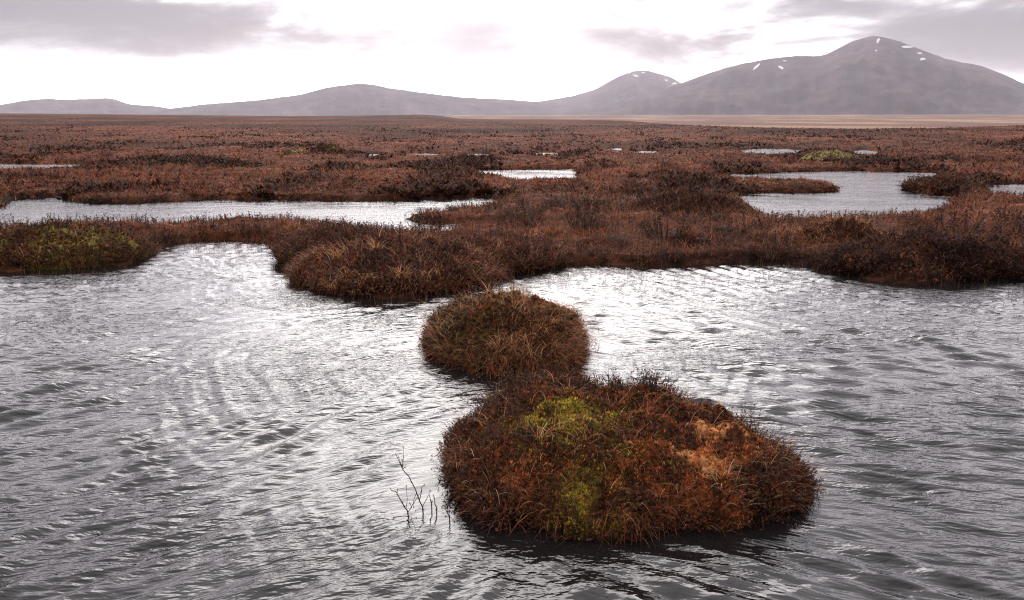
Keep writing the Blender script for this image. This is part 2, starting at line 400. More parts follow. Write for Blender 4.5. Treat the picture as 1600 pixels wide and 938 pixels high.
M_snow = plain_mat('old_snow', (.27, .27, .30))

# ------------------------------------------------------------------ ground sheet
RED = np.array([.112, .036, .018]); DARK = np.array([.023, .011, .008]); STRAW = np.array([.20, .115, .06]); RUST = np.array([.19, .055, .018])
OLIVE = np.array([.075, .062, .018]); GREEN = np.array([.25, .20, .026]); TAN = np.array([.34, .155, .058]); BROWN = np.array([.070, .027, .014])
def ground_colour(px, py, s):
    d = np.hypot(px, py)[..., None]
    n = fbm(px / 1.1, py / 1.1, 51, 4)[..., None]; n2 = fbm(px / 6, py / 6, 61, 4)[..., None]; n3 = fbm(px / 60, py / 25, 71, 5)[..., None]
    c = DARK * (1 - sstep(n, .3, .6)) + BROWN * sstep(n, .3, .6)
    c = c * (1 - .6 * sstep(n2, .5, .7)) + RED * .6 * sstep(n2, .5, .7)
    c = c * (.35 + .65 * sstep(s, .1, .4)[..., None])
    n5 = fbm(px / 22, py / 40, 75, 5)[..., None]; farc = (RED * .5 * (1 - sstep(n3, .4, .62)) + BROWN * .5 * sstep(n3, .4, .62)) * (.45 + 1.1 * sstep(n5, .3, .7))
    c = c * (1 - sstep(d, 15, 60)) + farc * sstep(d, 15, 60)
    n4 = fbm(px / 260, py / 520, 81, 5)[..., None]
    plain = np.array([.095, .052, .038]) * (1 - sstep(n4, .5, .66)) + np.array([.19, .125, .072]) * sstep(n4, .5, .66)
    return c * (1 - sstep(d, 250, 900)) + plain * sstep(d, 250, 900)
az_f = np.radians(np.concatenate([np.linspace(-180, -50, 36)[:-1], np.linspace(-50, -38, 30)[:-1], np.linspace(-38, 38, 350), np.linspace(38, 50, 30)[1:], np.linspace(50, 180, 36)[1:-1]]))
rr = np.concatenate([[.05, .4, .8], np.linspace(1.0, 6.5, 40)])
yy = np.linspace(490, 205, 220); rr = np.concatenate([rr, np.array([P(800, v)[1] for v in yy]), np.geomspace(88, 15000, 120)[0:]])
rr = np.unique(rr)
AZ, RR = np.meshgrid(az_f, rr); gx = RR * np.sin(AZ); gy = RR * np.cos(AZ)
gs = shore(gx, gy); gz = ground_z(gx, gy, gs)
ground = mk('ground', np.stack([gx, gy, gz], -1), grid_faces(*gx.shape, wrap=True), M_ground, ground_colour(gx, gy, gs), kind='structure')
print('ground', gx.size)

# ------------------------------------------------------------------ islands and hummocks: outlines
ISLE1 = [(-.33, 3.70), (-.28, 3.36), (-.1, 3.14), (.13, 3.06), (.43, 3.03), (.8, 3.10), (1.08, 3.14), (1.29, 3.34), (1.38, 3.6), (1.28, 3.84), (.98, 4.08),
         (.6, 4.32), (.2, 4.5), (-.08, 4.34), (-.32, 4.0)]
ISLE2 = [(-.66, 6.0), (-.57, 5.66), (-.30, 5.32), (0, 5.16), (.28, 5.22), (.46, 5.48), (.51, 5.8), (.45, 6.2), (.2, 6.5), (-.2, 6.55), (-.58, 6.4)]
ISLES = [ISLE1, ISLE2]
class Dome:
    def __init__(s, outline, H, pw=3.0, q=.62, bump=.06, seed=0, base=0.0, sx=0, sy=0):
        o = np.asarray(outline, float); s.c = o.mean(0); s.H = H; s.pw = pw; s.q = q; s.bump = bump; s.seed = seed; s.base = base; s.sx = sx; s.sy = sy; s.extra = None
        a = np.arctan2(o[:, 1] - s.c[1], o[:, 0] - s.c[0]); r = np.hypot(*(o - s.c).T)
        i = np.argsort(a); a, r = a[i], r[i]
        s.ta = np.concatenate([a - 2 * np.pi, a, a + 2 * np.pi]); s.tr = np.concatenate([r, r, r])
    def rad(s, th):
        r = sum(np.interp(th + k, s.ta, s.tr) for k in (-.16, -.08, 0, .08, .16)) / 5
        return r * (1 + .24 * (fbm(np.cos(th) * 2.6 + s.seed, np.sin(th) * 2.6, s.seed + 3, 4) - .5))
    def xy(s, r, th):
        Rr = s.rad(th) * r; return s.c[0] + Rr * np.cos(th), s.c[1] + Rr * np.sin(th)
    def z(s, r, th):
        x, y = s.xy(r, th)
        e = np.clip(1 - np.clip(r, 0, 1) ** s.pw, 0, 1) ** s.q
        h = s.H * e * (1 + s.sx * (x - s.c[0]) + s.sy * (y - s.c[1])) + (fbm(x * 3.1, y * 3.1, s.seed, 4) - .5) * s.bump * 2 * np.sqrt(e)
        h = h + (fbm(x * 9, y * 9, s.seed + 1, 3) - .5) * s.bump * .9 * np.sqrt(e)
        if s.extra is not None: h = h + s.extra(x, y) * np.sqrt(e)
        return s.base - .25 * sstep(r, .985, 1.06) + h
    def pt(s, r, th):
        x, y = s.xy(r, th); return np.stack([x, y, s.z(r, th)], -1)
    def sample(s, n, rim=.0, rmin=0, rmax=1.0):
        k = int(n * rim)
        r = np.concatenate([np.sqrt(rng.uniform(rmin ** 2, rmax ** 2, n - k)), 1 - .16 * rng.uniform(0, 1, k) ** 1.4]); th = rng.uniform(-np.pi, np.pi, n)
        return r, th
    def mesh(s, name, colf, parent, nr=56, nt=150):
        r = np.concatenate([1 - (1 - np.linspace(0.0, 1, nr)) ** 1.5, [1.03, 1.06]]); th = np.linspace(-np.pi, np.pi, nt, endpoint=False)
        TH, RRr = np.meshgrid(th, r); p = s.pt(RRr, TH)
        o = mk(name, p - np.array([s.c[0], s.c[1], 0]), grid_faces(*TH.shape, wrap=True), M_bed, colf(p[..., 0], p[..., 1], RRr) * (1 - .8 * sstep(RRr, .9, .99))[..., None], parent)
        return o
def org(d): return (d.c[0], d.c[1], 0.0)

# ------------------------------------------------------------------ water: near sheet with modelled waves, far sheet behind it
ny_, nx_ = 390, 740
rows = np.concatenate([[.2, .8, 1.4, 1.9], np.array([P(800, v)[1] for v in np.linspace(1010, 372, ny_)])])
azw_ = np.tan(np.radians(np.linspace(-37.5, 37.5, nx_)))
azw_ = np.concatenate([[-2.4, -1.2], azw_, [1.2, 2.4]])
WX = rows[:, None] * azw_[None, :]; WY = np.repeat(rows[:, None], len(azw_), 1)
def waves(x, y):
    h = np.zeros_like(x)
    wx = x + .35 * (fbm(x * .5, y * .5, 91, 3) - .5); wy = y + .35 * (fbm(x * .5 + 40, y * .5, 95, 3) - .5)
    rg = np.random.default_rng(3)
    def family(n, l0, l1, src, jitter, slope):
        """wind waves fanning out from a gap in the banks: crests are arcs about slightly scattered sources"""
        o = np.zeros_like(x)
        for i in range(n):
            k = 2 * np.pi / (l0 * (l1 / l0) ** rg.uniform()); ph = rg.uniform(0, 2 * np.pi)
            sx_, sy_ = src[0] + rg.normal(0, jitter), src[1] + rg.normal(0, jitter * .5)
            o += slope / k * np.sin(k * np.hypot(wx - sx_, wy - sy_) + ph)
        return o
    left = sstep(x + .12 * (y - 4), .9, -.7)
    lane = np.clip(.5 + 1.0 * fbm(x * .8 + .3 * y, y * .55, 111, 3), .5, 1.4)
    lane2 = np.clip(.4 + 1.2 * fbm(x * .9 - .3 * y, y * .8, 115, 3), .4, 1.5)
    SL, SR = (-4.6, 13.0), (5.6, 14.0)
    SB = (-9.5, 9.8)
    wl = sstep(7.0 - y - .3 * x, 0, 3.0)
    hl = family(26, .15, .28, SL, 2.4, .058) * lane * (1 - wl) + family(28, .15, .27, SB, 2.2, .060) * lane * wl
    hl = hl + family(26, .08, .14, SL, 2.6, .032) * lane2 * (1 - .6 * wl) + family(20, .08, .14, SB, 2.4, .034) * lane2 * wl + family(30, .035, .07, SL, 3.4, .019)
    hr = family(26, .14, .27, SR, 3.2, .060) * lane + family(26, .075, .14, SR, 3.2, .033) * lane2 + family(30, .035, .07, SR, 3.6, .019)
    # waves bent round the islets: arcs about them, long and coherent
    arc = np.zeros_like(x); dom = np.zeros_like(x)
    for (cx, cy, amp, lam, a0, sp, r0, r1) in [(-.1, 5.8, .085, .24, R(212), .85, .8, 4.2), (.45, 3.75, .07, .19, R(212), .5, 1.0, 2.4), (.1, 5.7, .08, .20, R(-15), .5, .8, 2.2), (-1.4, 8.6, .09, .24, R(225), .6, 1.2, 3.2), (4.6, 9.0, .09, .26, R(262), .7, .9, 2.6)]:
        dxx, dyy = wx - cx, wy - cy; r = np.hypot(dxx, dyy); a = np.arctan2(dyy, dxx)
        da = np.angle(np.exp(1j * (a - a0)))
        env = np.exp(-(da / sp) ** 2) * sstep(r, r0 * .7, r0) * (1 - sstep(r, r0 * 1.2, r1))
        kk = 2 * np.pi / lam; mod = .2 + 1.6 * fbm(a * 3 + cx, r * 1.4, 121, 3)
        arc += env * .75 * amp / kk * mod * (np.sin(kk * r + 11 * fbm(x * .8, y * .8, 125, 3)) + .7 * np.sin(kk * 1.63 * r + 1.3 + 11 * fbm(x * .9, y * .9, 135, 3)) + .5 * np.sin(kk * 2.9 * r + .4 + 8 * fbm(x, y, 145, 3)))
        dom = np.maximum(dom, env)
    h = (hl * left + hr * (1 - left)) * (1 - .55 * dom) + arc
    h = h + 7.0 * np.abs(h) * h                        # sharper crests, flatter troughs kept small
    return h
wsd = -shore(WX, WY)
for il in ISLES: wsd = np.minimum(wsd, poly_sdf(WX, WY, il))
calm = .2 + .8 * sstep(wsd, 0.0, .45)
edge = sstep(WY, rows[-1] + .01, rows[-1] - .6) * sstep(WY, .8, 1.5)
WZ = waves(WX, WY) * calm * edge * np.interp(WY, [0, 4, 8, 12], [1.1, 1.0, .85, .7])
water = mk('water', np.stack([WX, WY, WZ], -1), grid_faces(*WX.shape), M_water, np.repeat(((.25 + .75 * sstep(wsd, .02, .4)) * np.interp(WY, [7, 11.5], [1, .6]))[..., None], 3, -1), kind='structure')
yb = rows[-1]
fr = np.concatenate([[yb], np.geomspace(yb + 1, 75, 30)]); fa = np.linspace(-2.4, 2.4, 60)
water2 = mk('water', np.stack([fr[:, None] * fa[None], np.repeat(fr[:, None], 60, 1), np.zeros((len(fr), 60))], -1), grid_faces(len(fr), 60), M_water, np.full((len(fr), 60, 3), .5), kind='structure')

# ------------------------------------------------------------------ vegetation on hummocks
def clumped(d, n, rim, frac, ncl, spread):
    """points on a dome, partly gathered in clumps; returns r, th, heading from the clump centre (nan if loose), clump number"""
    r, th = d.sample(n, rim); k = int(n * frac)
    cr, ct = d.sample(ncl, .25); cx, cy = d.xy(cr, ct); c = rng.integers(0, ncl, k)
    off = rng.normal(0, 1, (k, 2)) * (spread * rng.uniform(.5, 1.4, ncl))[c][:, None]
    x = cx[c] + off[:, 0] - d.c[0]; y = cy[c] + off[:, 1] - d.c[1]; t2 = np.arctan2(y, x); r2 = np.hypot(x, y) / d.rad(t2)
    r[:k] = np.minimum(r2, 1.0 - .02 * rng.uniform(0, 1, k)); th[:k] = t2
    hd = np.full(n, np.nan); hd[:k] = np.arctan2(off[:, 1], off[:, 0]); ci = np.full(n, -1); ci[:k] = c
    return r, th, hd, ci
def dress(d, root, n_grass, n_heath, n_pale, grass_cols, heath_cols, rim=.35, gl=(.08, .2), hl=(.05, .12), gw=.0032, heath_mask=None, grass_mask=None, pale_mask=None, leaf=.011, nleaf=12, lay=None, lean=.75, cl=(70, .05, 60, .035)):
    o = org(d)
    def thin(mask, p, r, *more):
        k = np.ones(len(p), bool) if mask is None else rng.uniform(0, 1, len(p)) < mask(p[:, 0], p[:, 1], r)
        return [a[k] for a in (p, r) + more]
    if n_heath:
        r, th, hd, ci = clumped(d, n_heath, rim, .6, cl[0], cl[1]); p = d.pt(r, th)
        p, r, th, hd, ci = thin(heath_mask, p, r, th, hd, ci); n = len(p); b = Bag()
        hk = rng.lognormal(0, .30, cl[0] + 1)[ci]; ck = rng.lognormal(0, .22, (cl[0] + 1, 1))[ci]
        outw = np.where(np.isnan(hd), th, hd) + rng.normal(0, .5, n)
        sprigs(b, p - [0, 0, .01], outw, rng.uniform(*hl, n) * hk * (1 + .45 * sstep(p[:, 1] - d.c[1], .25, .5)), np.abs(rng.normal(.2, .25, n)) + .75 * r ** 5 * (np.cos(outw - th) > 0), rng.normal(.1, .3, n), palette(*heath_cols, n) * ck, nleaf, np.full(n, leaf), .003)
        b.build('heather', M_heather, root, 'stuff', origin=o)
    if n_grass:
        r, th, hd, ci = clumped(d, n_grass, rim, .62, cl[2], cl[3]); p = d.pt(r, th)
        p, r, th, hd, ci = thin(grass_mask, p, r, th, hd, ci); n = len(p); b = Bag()
        base_a = fbm(p[:, 0] * 2.2, p[:, 1] * 2.2, d.seed + 9, 3) * 9 if lay is None else lay
        ang = np.where(rng.uniform(0, 1, n) < r ** 2, th + rng.normal(0, .6, n), base_a + rng.normal(0, .6, n))
        ang = np.where(np.isnan(hd), ang, hd + rng.normal(0, .5, n))
        hk = rng.lognormal(0, .25, cl[2] + 1)[ci]; ck = rng.lognormal(0, .30, (cl[2] + 1, 1))[ci]
        blades(b, p - [0, 0, .01], ang, rng.uniform(*gl, n) * hk, np.full(n, gw) * rng.uniform(.7, 1.3, n), np.abs(rng.normal(lean, .35, n)) + .25 * r ** 4, rng.uniform(.6, 1.6, n), palette(*grass_cols, n) * ck, 3)
        b.build('grass', M_grass, root, 'stuff', origin=o)
    if n_pale:
        r, th, hd, ci = clumped(d, n_pale, .3, .5, 24, .03); p = d.pt(r, th)
        p, r, th, hd = thin(pale_mask, p, r, th, hd); n = len(p); b = Bag()
        blades(b, p - [0, 0, .01], np.where(np.isnan(hd), th, hd) + rng.normal(0, .8, n), rng.uniform(gl[0] * 1.1, gl[1] * 1.25, n), np.full(n, gw * .95), rng.uniform(.1, .7, n), rng.uniform(.7, 2.0, n), palette([STRAW * 1.8, STRAW * 1.1, TAN * .8], [1, 1, .6], n), 5)
        b.build('straw_blades', M_grass, root, 'stuff', origin=o)
def blob(x, y, px, py, rx, ry, z=.32):
    c = P(px, py, z); return np.exp(-(((x - c[0]) / rx) ** 2 + ((y - c[1]) / ry) ** 2))
def moss_part(d, root, name, mask, n, cols, size=(.008, .016)):
    r, th = d.sample(n, .15); p = d.pt(r, th)
    k = rng.uniform(0, 1, n) < mask(p[:, 0], p[:, 1], r); p = p[k]; m = len(p)
    b = Bag(); tufts(b, p - [0, 0, .002], rng.uniform(*size, m), palette(*cols, m), 5); b.build(name, M_moss, root, 'stuff', origin=org(d))

H_COL = ([DARK, BROWN * .8, np.array([.045, .03, .016]), RED * .7], [3, 3, 1.2, 1.2])
G_COL = ([RED * 1.1, RUST * .9, BROWN, STRAW * .7], [3, 1.2, 3, .8])

# the large islet in the foreground
d1 = Dome(ISLE1, .31, 3.0, .62, .12, 3, sy=.16)
isl1 = thing('hummock', 'large round bog islet in the foreground with a yellow green moss patch', 'hummock', org(d1))
def green1(x, y, r=None):
    x, y = x + .10 * (fbm(x * 5, y * 5, 203, 3) - .5), y + .10 * (fbm(x * 5 + 9, y * 5, 205, 3) - .5); n = sstep(fbm(x * 9, y * 9, 201, 4), .30, .60)
    return np.clip(2.4 * blob(x, y, 890, 655, .21, .15) + .8 * blob(x, y, 905, 722, .13, .11, .31) + .5 * blob(x, y, 1000, 735, .14, .05, .3) + .35 * blob(x, y, 870, 760, .12, .05, .25) + .5 * blob(x, y, 960, 690, .08, .06), 0, 1) * n
def tan1(x, y, r=None):
    x, y = x + .10 * (fbm(x * 5, y * 5, 213, 3) - .5), y + .10 * (fbm(x * 5 + 9, y * 5, 215, 3) - .5); n = sstep(fbm(x * 9, y * 9, 211, 4), .32, .56)
    return np.clip(1.5 * blob(x, y, 1140, 655, .16, .07) + 1.5 * blob(x, y, 1095, 688, .14, .05) + .8 * blob(x, y, 1110, 762, .07, .05, .28) + .7 * blob(x, y, 1185, 765, .1, .05, .27) + .5 * blob(x, y, 1150, 715, .12, .04) + .3 * blob(x, y, 1190, 690, .10, .05), 0, 1) * n
def rust1(x, y, r=None):
    n = sstep(fbm(x * 6, y * 6, 221, 3), .38, .62)
    return np.clip(1.2 * blob(x, y, 980, 785, .30, .10, .24) + .7 * blob(x, y, 1060, 610, .25, .1) + 1.9 * blob(x, y, 1150, 725, .36, .24, .3) + .5 * blob(x, y, 780, 700, .2, .2), 0, 1) * n
d1.extra = lambda x, y: .022 * green1(x, y) + tan1(x, y) * (.012 + .05 * (fbm(x * 13, y * 13, 251, 3) - .5)) + .012 * rust1(x, y)
def bedcol1(x, y, r):
    g, t, u = green1(x, y)[..., None] * .9, tan1(x, y)[..., None], rust1(x, y)[..., None]
    c = DARK * .8 * np.ones(x.shape + (3,)); c = c * (1 - u) + RUST * .7 * u; c = c * (1 - g) + GREEN * .55 * g; return c * (1 - t) + TAN * .8 * t
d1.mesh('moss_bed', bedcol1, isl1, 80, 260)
def base1(x, y, r): return np.clip(1 - green1(x, y) - tan1(x, y) - rust1(x, y), 0, 1) * .75
moss_part(d1, isl1, 'green_moss', lambda x, y, r: green1(x, y), 60000, ([GREEN, GREEN * 1.25, GREEN * .6, OLIVE * 1.5, RUST, RED], [2, 1, 1.5, 1.2, .7, .6]), (.009, .018))
moss_part(d1, isl1, 'orange_moss', lambda x, y, r: tan1(x, y), 60000, ([TAN, TAN * .75, RUST * 1.5], [2, 1, .7]), (.005, .010))
moss_part(d1, isl1, 'rust_moss', lambda x, y, r: rust1(x, y), 60000, ([RUST * 2.1, RUST * 1.4, RED * 1.4, TAN * .8], [2, 1, .8, 1]), (.009, .018))
moss_part(d1, isl1, 'brown_moss', base1, 36000, ([RED * 1.1, BROWN, DARK, RUST * .9, OLIVE * .9], [2.4, 2, 1.2, 1.4, .8]), (.010, .022))
def hm1(x, y, r):
    back = sstep(y - .12 * (x - .5), 3.78, 4.05); rim = sstep(r, .82, .94) * (.35 + .65 * sstep(x, .55, 1.1)); left = blob(x, y, 800, 660, .22, .25)
    return np.clip(back + rim + .55 * left + .7 * sstep(fbm(x * 3.2, y * 3.2, 241, 3), .55, .68), 0, 1) * np.clip(1 - 1.2 * green1(x, y) - 1.3 * tan1(x, y), 0, 1)
def gm1(x, y, r): return np.clip(1 - .9 * green1(x, y) - 1.1 * tan1(x, y) - .6 * rust1(x, y), 0.05, 1) * np.clip(.08 + 2.6 * (fbm(x * 4.5, y * 4.5, 231, 2) - .33), .08, 1)
dress(d1, isl1, 5600, 10500, 1500, ([RED * 1.2, RUST * 1.2, BROWN * .9, STRAW * .7, DARK], [3, 1.8, 2.4, .8, 1.0]), H_COL, .34, (.05, .13), (.045, .10), .0027, hm1, gm1, lambda x, y, r: np.clip(1 - 1.2 * green1(x, y) - 1.3 * tan1(x, y), .03, 1), .010, 15, None, .95)
def drowned(d, root, n, hl, leaf):
    """dark sodden shoots at the water's edge"""
    th = rng.uniform(-np.pi, np.pi, n); x, y = d.xy(.95 + .09 * rng.uniform(0, 1, n) ** 1.5, th); b = Bag()
    sprigs(b, np.stack([x, y, np.full(n, -.02)], -1), th + rng.normal(0, .8, n), rng.uniform(*hl, n), np.abs(rng.normal(.5, .5, n)), rng.normal(.2, .4, n), palette([DARK * .7, DARK, BROWN * .5], [2, 1, 1], n), 8, leaf, .003)
    b.build('drowned_shoots', M_heather, root, 'stuff', origin=org(d))
drowned(d1, isl1, 1100, (.03, .085), .010)

# the smaller islet behind it
d2 = Dome(ISLE2, .34, 2.5, .6, .13, 13, sy=.14, sx=.30)
isl2 = thing('hummock', 'smaller islet covered with combed russet grass standing behind the foreground islet', 'hummock', org(d2))
def leftdark(x, y, r=None): return sstep(-x - .1 * (y - 5.7), .0, .5)
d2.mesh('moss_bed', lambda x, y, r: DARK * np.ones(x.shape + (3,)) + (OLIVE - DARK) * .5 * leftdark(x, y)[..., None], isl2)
moss_part(d2, isl2, 'green_moss', lambda x, y, r: np.clip(blob(x, y, 700, 500, .3, .3) * .5 + .6 * blob(x, y, 880, 480, .15, .2), 0, 1), 14000, ([OLIVE, OLIVE * 1.3, BROWN], [2, 1, 1]), (.010, .02))
moss_part(d2, isl2, 'brown_moss', lambda x, y, r: np.full(x.shape, .8), 20000, ([RED * 1.1, BROWN, DARK, RUST, OLIVE * 1.3], [2, 1.5, 1, 1.2, 1.6]), (.012, .026))
drowned(d2, isl2, 800, (.03, .09), .012)
dress(d2, isl2, 10500, 3600, 1500, ([RED * 1.5, RUST * 1.5, BROWN, STRAW * .9, OLIVE * 1.4], [2.6, 2, 1, 1.4, 1.1]), ([DARK, BROWN * .7, OLIVE * .7], [2, 2, 1.5]), .36, (.08, .18), (.04, .085), .0033,
      lambda x, y, r: np.clip(.12 + .7 * sstep(fbm(x * 2.6, y * 2.6, 243, 3), .54, .66) + .9 * leftdark(x, y) + .5 * sstep(r, .88, .97), 0, 1), lambda x, y, r: np.clip(1 - .55 * leftdark(x, y), 0, 1), None, .014, 11, None, 1.15)

# hummocks along the far bank of the near pool
def ell(cx, cy, rx, ry, rot=0, n=14):
    a = np.linspace(0, 2 * np.pi, n, endpoint=False); c, s = math.cos(rot), math.sin(rot)
    return [(cx + rx * math.cos(t) * c - ry * math.sin(t) * s, cy + rx * math.cos(t) * s + ry * math.sin(t) * c) for t in a]
def bank_hummock(label, cx, cy, rx, ry, H, seed, gcols, hcols, moss=None, ng=3000, nh=2500, npale=300, gl=(.08, .18), hl=(.06, .14), gw=.0055, leaf=.022, rot=0, base=.04, q=.7, hm=None):
    d = Dome(ell(cx, cy, rx, ry, rot), H, 2.0, q, .15, seed, base)
    t = thing('hummock', label, 'hummock', org(d))
    bc = moss[0] if moss else DARK
    def bcol(x, y, r):
        g = sstep(fbm(x * 2.5, y * 2.5, seed + 5, 3), .35, .6)[..., None]
        return DARK * (1 - g) + np.asarray(bc) * g
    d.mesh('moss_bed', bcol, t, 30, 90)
    if moss: moss_part(d, t, 'green_moss', moss[1], moss[2], ([moss[0], np.asarray(moss[0]) * 1.3, OLIVE], [2, 1, 1]), (.016, .03))
    moss_part(d, t, 'brown_moss', lambda x, y, r: np.full(x.shape, .8), int(3800 * rx), ([RED * .8, BROWN, DARK, RUST * .8], [2, 2, 2, 1]), (.02, .045))
    dress(d, t, ng, nh, npale, gcols, hcols, .3, gl, hl, gw, hm, None, None, leaf, 9, None, .85, (45, .11, 60, .08))
    return t
bank_hummock('long hummock with an olive green moss top at the left edge of the near pool', -5.55, 9.72, 1.02, .72, .36, 23, ([RED * .8, BROWN, OLIVE * 1.2, RUST], [1.5, 2, 1.5, .7]), H_COL,
             (OLIVE * 1.5 + GREEN * .15, lambda x, y, r: np.clip(blob(x, y, 140, 362, .6, .4, .4) * 1.2 + .05, 0, 1) * sstep(fbm(x * 3, y * 3, 29, 3), .3, .55), 11000), 5500, 2300, 500, (.07, .15), (.05, .10), rot=-.05)
bank_hummock('low dark heather rise at the left picture edge behind the olive moss hummock', -7.2, 10.6, 1.2, .6, .16, 153, G_COL, H_COL, None, 1500, 2200, 200)
bank_hummock('broad brown hummock with shaggy grass ending the spit in the middle of the far bank', -1.25, 8.75, 1.12, 1.15, .31, 33, ([RED * 1.1, STRAW * .6, BROWN, RUST * .7], [3, 1, 3, .6]), H_COL, None, 7500, 3800, 1500, rot=.3,
             hm=lambda x, y, r: np.clip(.2 + 1.2 * sstep(fbm(x * 1.8, y * 1.8, 37, 2), .45, .6), 0, 1))
bank_hummock('dark heather hummock on the left flank of the shaggy middle spit', -2.2, 9.9, .66, .85, .27, 43, G_COL, H_COL, None, 2500, 3200, 300)
bank_hummock('blackish heather hummock overhanging the water at the right of the far bank', 4.85, 9.02, 1.4, .62, .30, 53, G_COL, ([DARK, DARK * .8, BROWN * .7], [2, 2, 1]), None, 1800, 6200, 200)
bank_hummock('low rusty shoulder of the bank just right of the shaggy middle spit', -.25, 9.35, .95, .6, .17, 143, G_COL, H_COL, None, 3800, 2200, 500, rot=.25)
bank_hummock('rounded straw coloured grass hummock beside the blackish heather on the right bank', 4.25, 10.35, .62, .5, .34, 63, ([STRAW * .75, RED, BROWN], [2, 2, 1]), H_COL, None, 4200, 500, 1200)
bank_hummock('dark brown hummock above the right pool with heather along its crest', 3.0, 13.7, 1.0, .8, .34, 73, G_COL, H_COL, None, 2600, 3400, 300, gw=.007, leaf=.03)
bank_hummock('pale grey green moss dome standing beyond the right pool', *P(1296, 256), 1.25, 1.0, .42, 83, ([OLIVE * 1.6, STRAW * .7], [1, 1]), H_COL,
             (np.array([.24, .21, .10]), lambda x, y, r: np.full(x.shape, .9), 9000), 500, 60, 100, gw=.012, leaf=.04, q=.9, gl=(.06, .14))
bank_hummock('small pale moss dome far off on the left moor', *P(460, 246), .85, .7, .30, 93, ([OLIVE * 1.6, STRAW * .7], [1, 1]), H_COL,
             (np.array([.27, .22, .11]), lambda x, y, r: np.full(x.shape, .9), 6000), 300, 40, 60, gw=.014, leaf=.05, q=.9, gl=(.06, .14))
bank_hummock('small dark topped dome right of the pale dome on the left moor', *P(512, 242), .9, .7, .40, 103, ([STRAW * .7, BROWN], [1, 1]), H_COL,
             (np.array([.17, .15, .05]), lambda x, y, r: sstep(x, P(505, 242)[0], P(540, 242)[0]), 3000), 300, 900, 60, gw=.014, leaf=.05, q=.9)
bank_hummock('low russet hummock at the left tip of the right hand spit in the right pool', *P(1475, 298), .85, .9, .20, 113, G_COL, H_COL, None, 2200, 1400, 200, gw=.009, leaf=.034)

# ------------------------------------------------------------------ individual heather bushes and grass tussocks
def bush_meshes(k, n, h, wdt, cols, leaf, name):
    st, fo = Bag(), Bag()
    a = rng.uniform(0, 2 * np.pi, n); lean = np.abs(rng.normal(0, .55, n)); r = wdt * .35 * np.sqrt(rng.uniform(0, 1, n))
    base = np.stack([r * np.cos(a), r * np.sin(a), np.full(n, -.03)], -1); L = h * rng.uniform(.55, 1.15, n) * (1 - .18 * lean)
    blades(st, base, a, L * .85, np.full(n, .006), lean, rng.normal(-.1, .2, n), jit((.03, .02, .015), n), 2)
    sprigs(fo, base, a, L, lean, rng.normal(-.1, .2, n), palette(*cols, n), 13, leaf, .004)
    return st.build('woody_stems', M_heather, link=False), fo.build('foliage', M_heather, link=False)
def tussock_meshes(n, h, cols):
    gr, de = Bag(), Bag()
    a = rng.uniform(0, 2 * np.pi, n); r = .10 * np.sqrt(rng.uniform(0, 1, n)); base = np.stack([r * np.cos(a), r * np.sin(a), np.full(n, -.03)], -1)
    blades(gr, base, a + rng.normal(0, .4, n), h * rng.uniform(.7, 1.4, n), np.full(n, .006), rng.uniform(.05, .6, n), rng.uniform(.5, 1.6, n), palette(*cols, n), 4)
    m = n // 5; i = slice(0, m)
    blades(de, base[i], a[i] + rng.normal(0, .6, m), h * rng.uniform(.9, 1.6, m), np.full(m, .005), rng.uniform(.0, .5, m), rng.uniform(.6, 1.6, m), palette([STRAW, STRAW * .7], [1, 1], m), 4)
    return gr.build('grass_blades', M_grass, link=False), de.build('straw_blades', M_grass, link=False)
BUSH = [bush_meshes(i, 46, .26, .5, H_COL, .026, 'b') for i in range(6)]
TUSS = [tussock_meshes(90, .26, ([RED * 1.1, RUST, BROWN, STRAW * .6], [3, 1, 2, 1.2])) for i in range(4)]
def put(kind, meshes, x, y, z, sc, rz, label, cat, group, far=False, sz=1.0):
    parts = ('woody_stems', 'foliage') if kind == 'heather_bush' else ('grass_blades', 'straw_blades')
    t = thing(kind, label, cat, (x, y, z), group); t.rotation_euler = (0, 0, rz); t.scale = (sc, sc, sc * sz)
    for nm, me in zip(parts, meshes): link_mesh(nm, me, t, 'stuff')
    return t
ORD = ['first', 'second', 'third', 'fourth', 'fifth', 'sixth', 'seventh', 'eighth', 'ninth', 'tenth', 'eleventh', 'twelfth']
ZONES = [   # photo box of the ground they stand on, how many bushes, tussocks, where, group
    ((10, 360, 430, 376), 6, 2, 'on the low bank before the long pool', 'on the low bank'),
    ((440, 366, 800, 400), 8, 4, 'behind the shaggy middle spit', 'behind the middle spit'),
    ((820, 352, 1180, 405), 9, 8, 'on the wide bank behind the near pool', 'on the wide bank'),
    ((1180, 360, 1640, 425), 10, 6, 'on the bank before the right pool', 'on the right bank'),
    ((640, 336, 900, 346), 10, 2, 'on the dark spit in the long pool', 'on the spit in the long pool'),
    ((880, 290, 1130, 340), 8, 5, 'on the moor left of the right pool', 'left of the right pool'),
    ((1130, 289, 1308, 300), 9, 2, 'on the tongue inside the right pool', 'on the tongue in the right pool'),
    ((1500, 300, 1640, 345), 9, 2, 'at the right edge below the small pool', 'at the right edge'),
    ((880, 266, 1130, 276), 8, 0, 'along the shore left of the right pool', 'on the shore left of the right pool'),
    ((1130, 246, 1640, 264), 12, 0, 'on the moor behind the right pool', 'behind the right pool'),
    ((-40, 272, 740, 306), 12, 8, 'on the moor behind the long pool', 'behind the long pool'),
    ((-40, 225, 900, 256), 12, 0, 'far off on the left moor', 'far off on the left')]
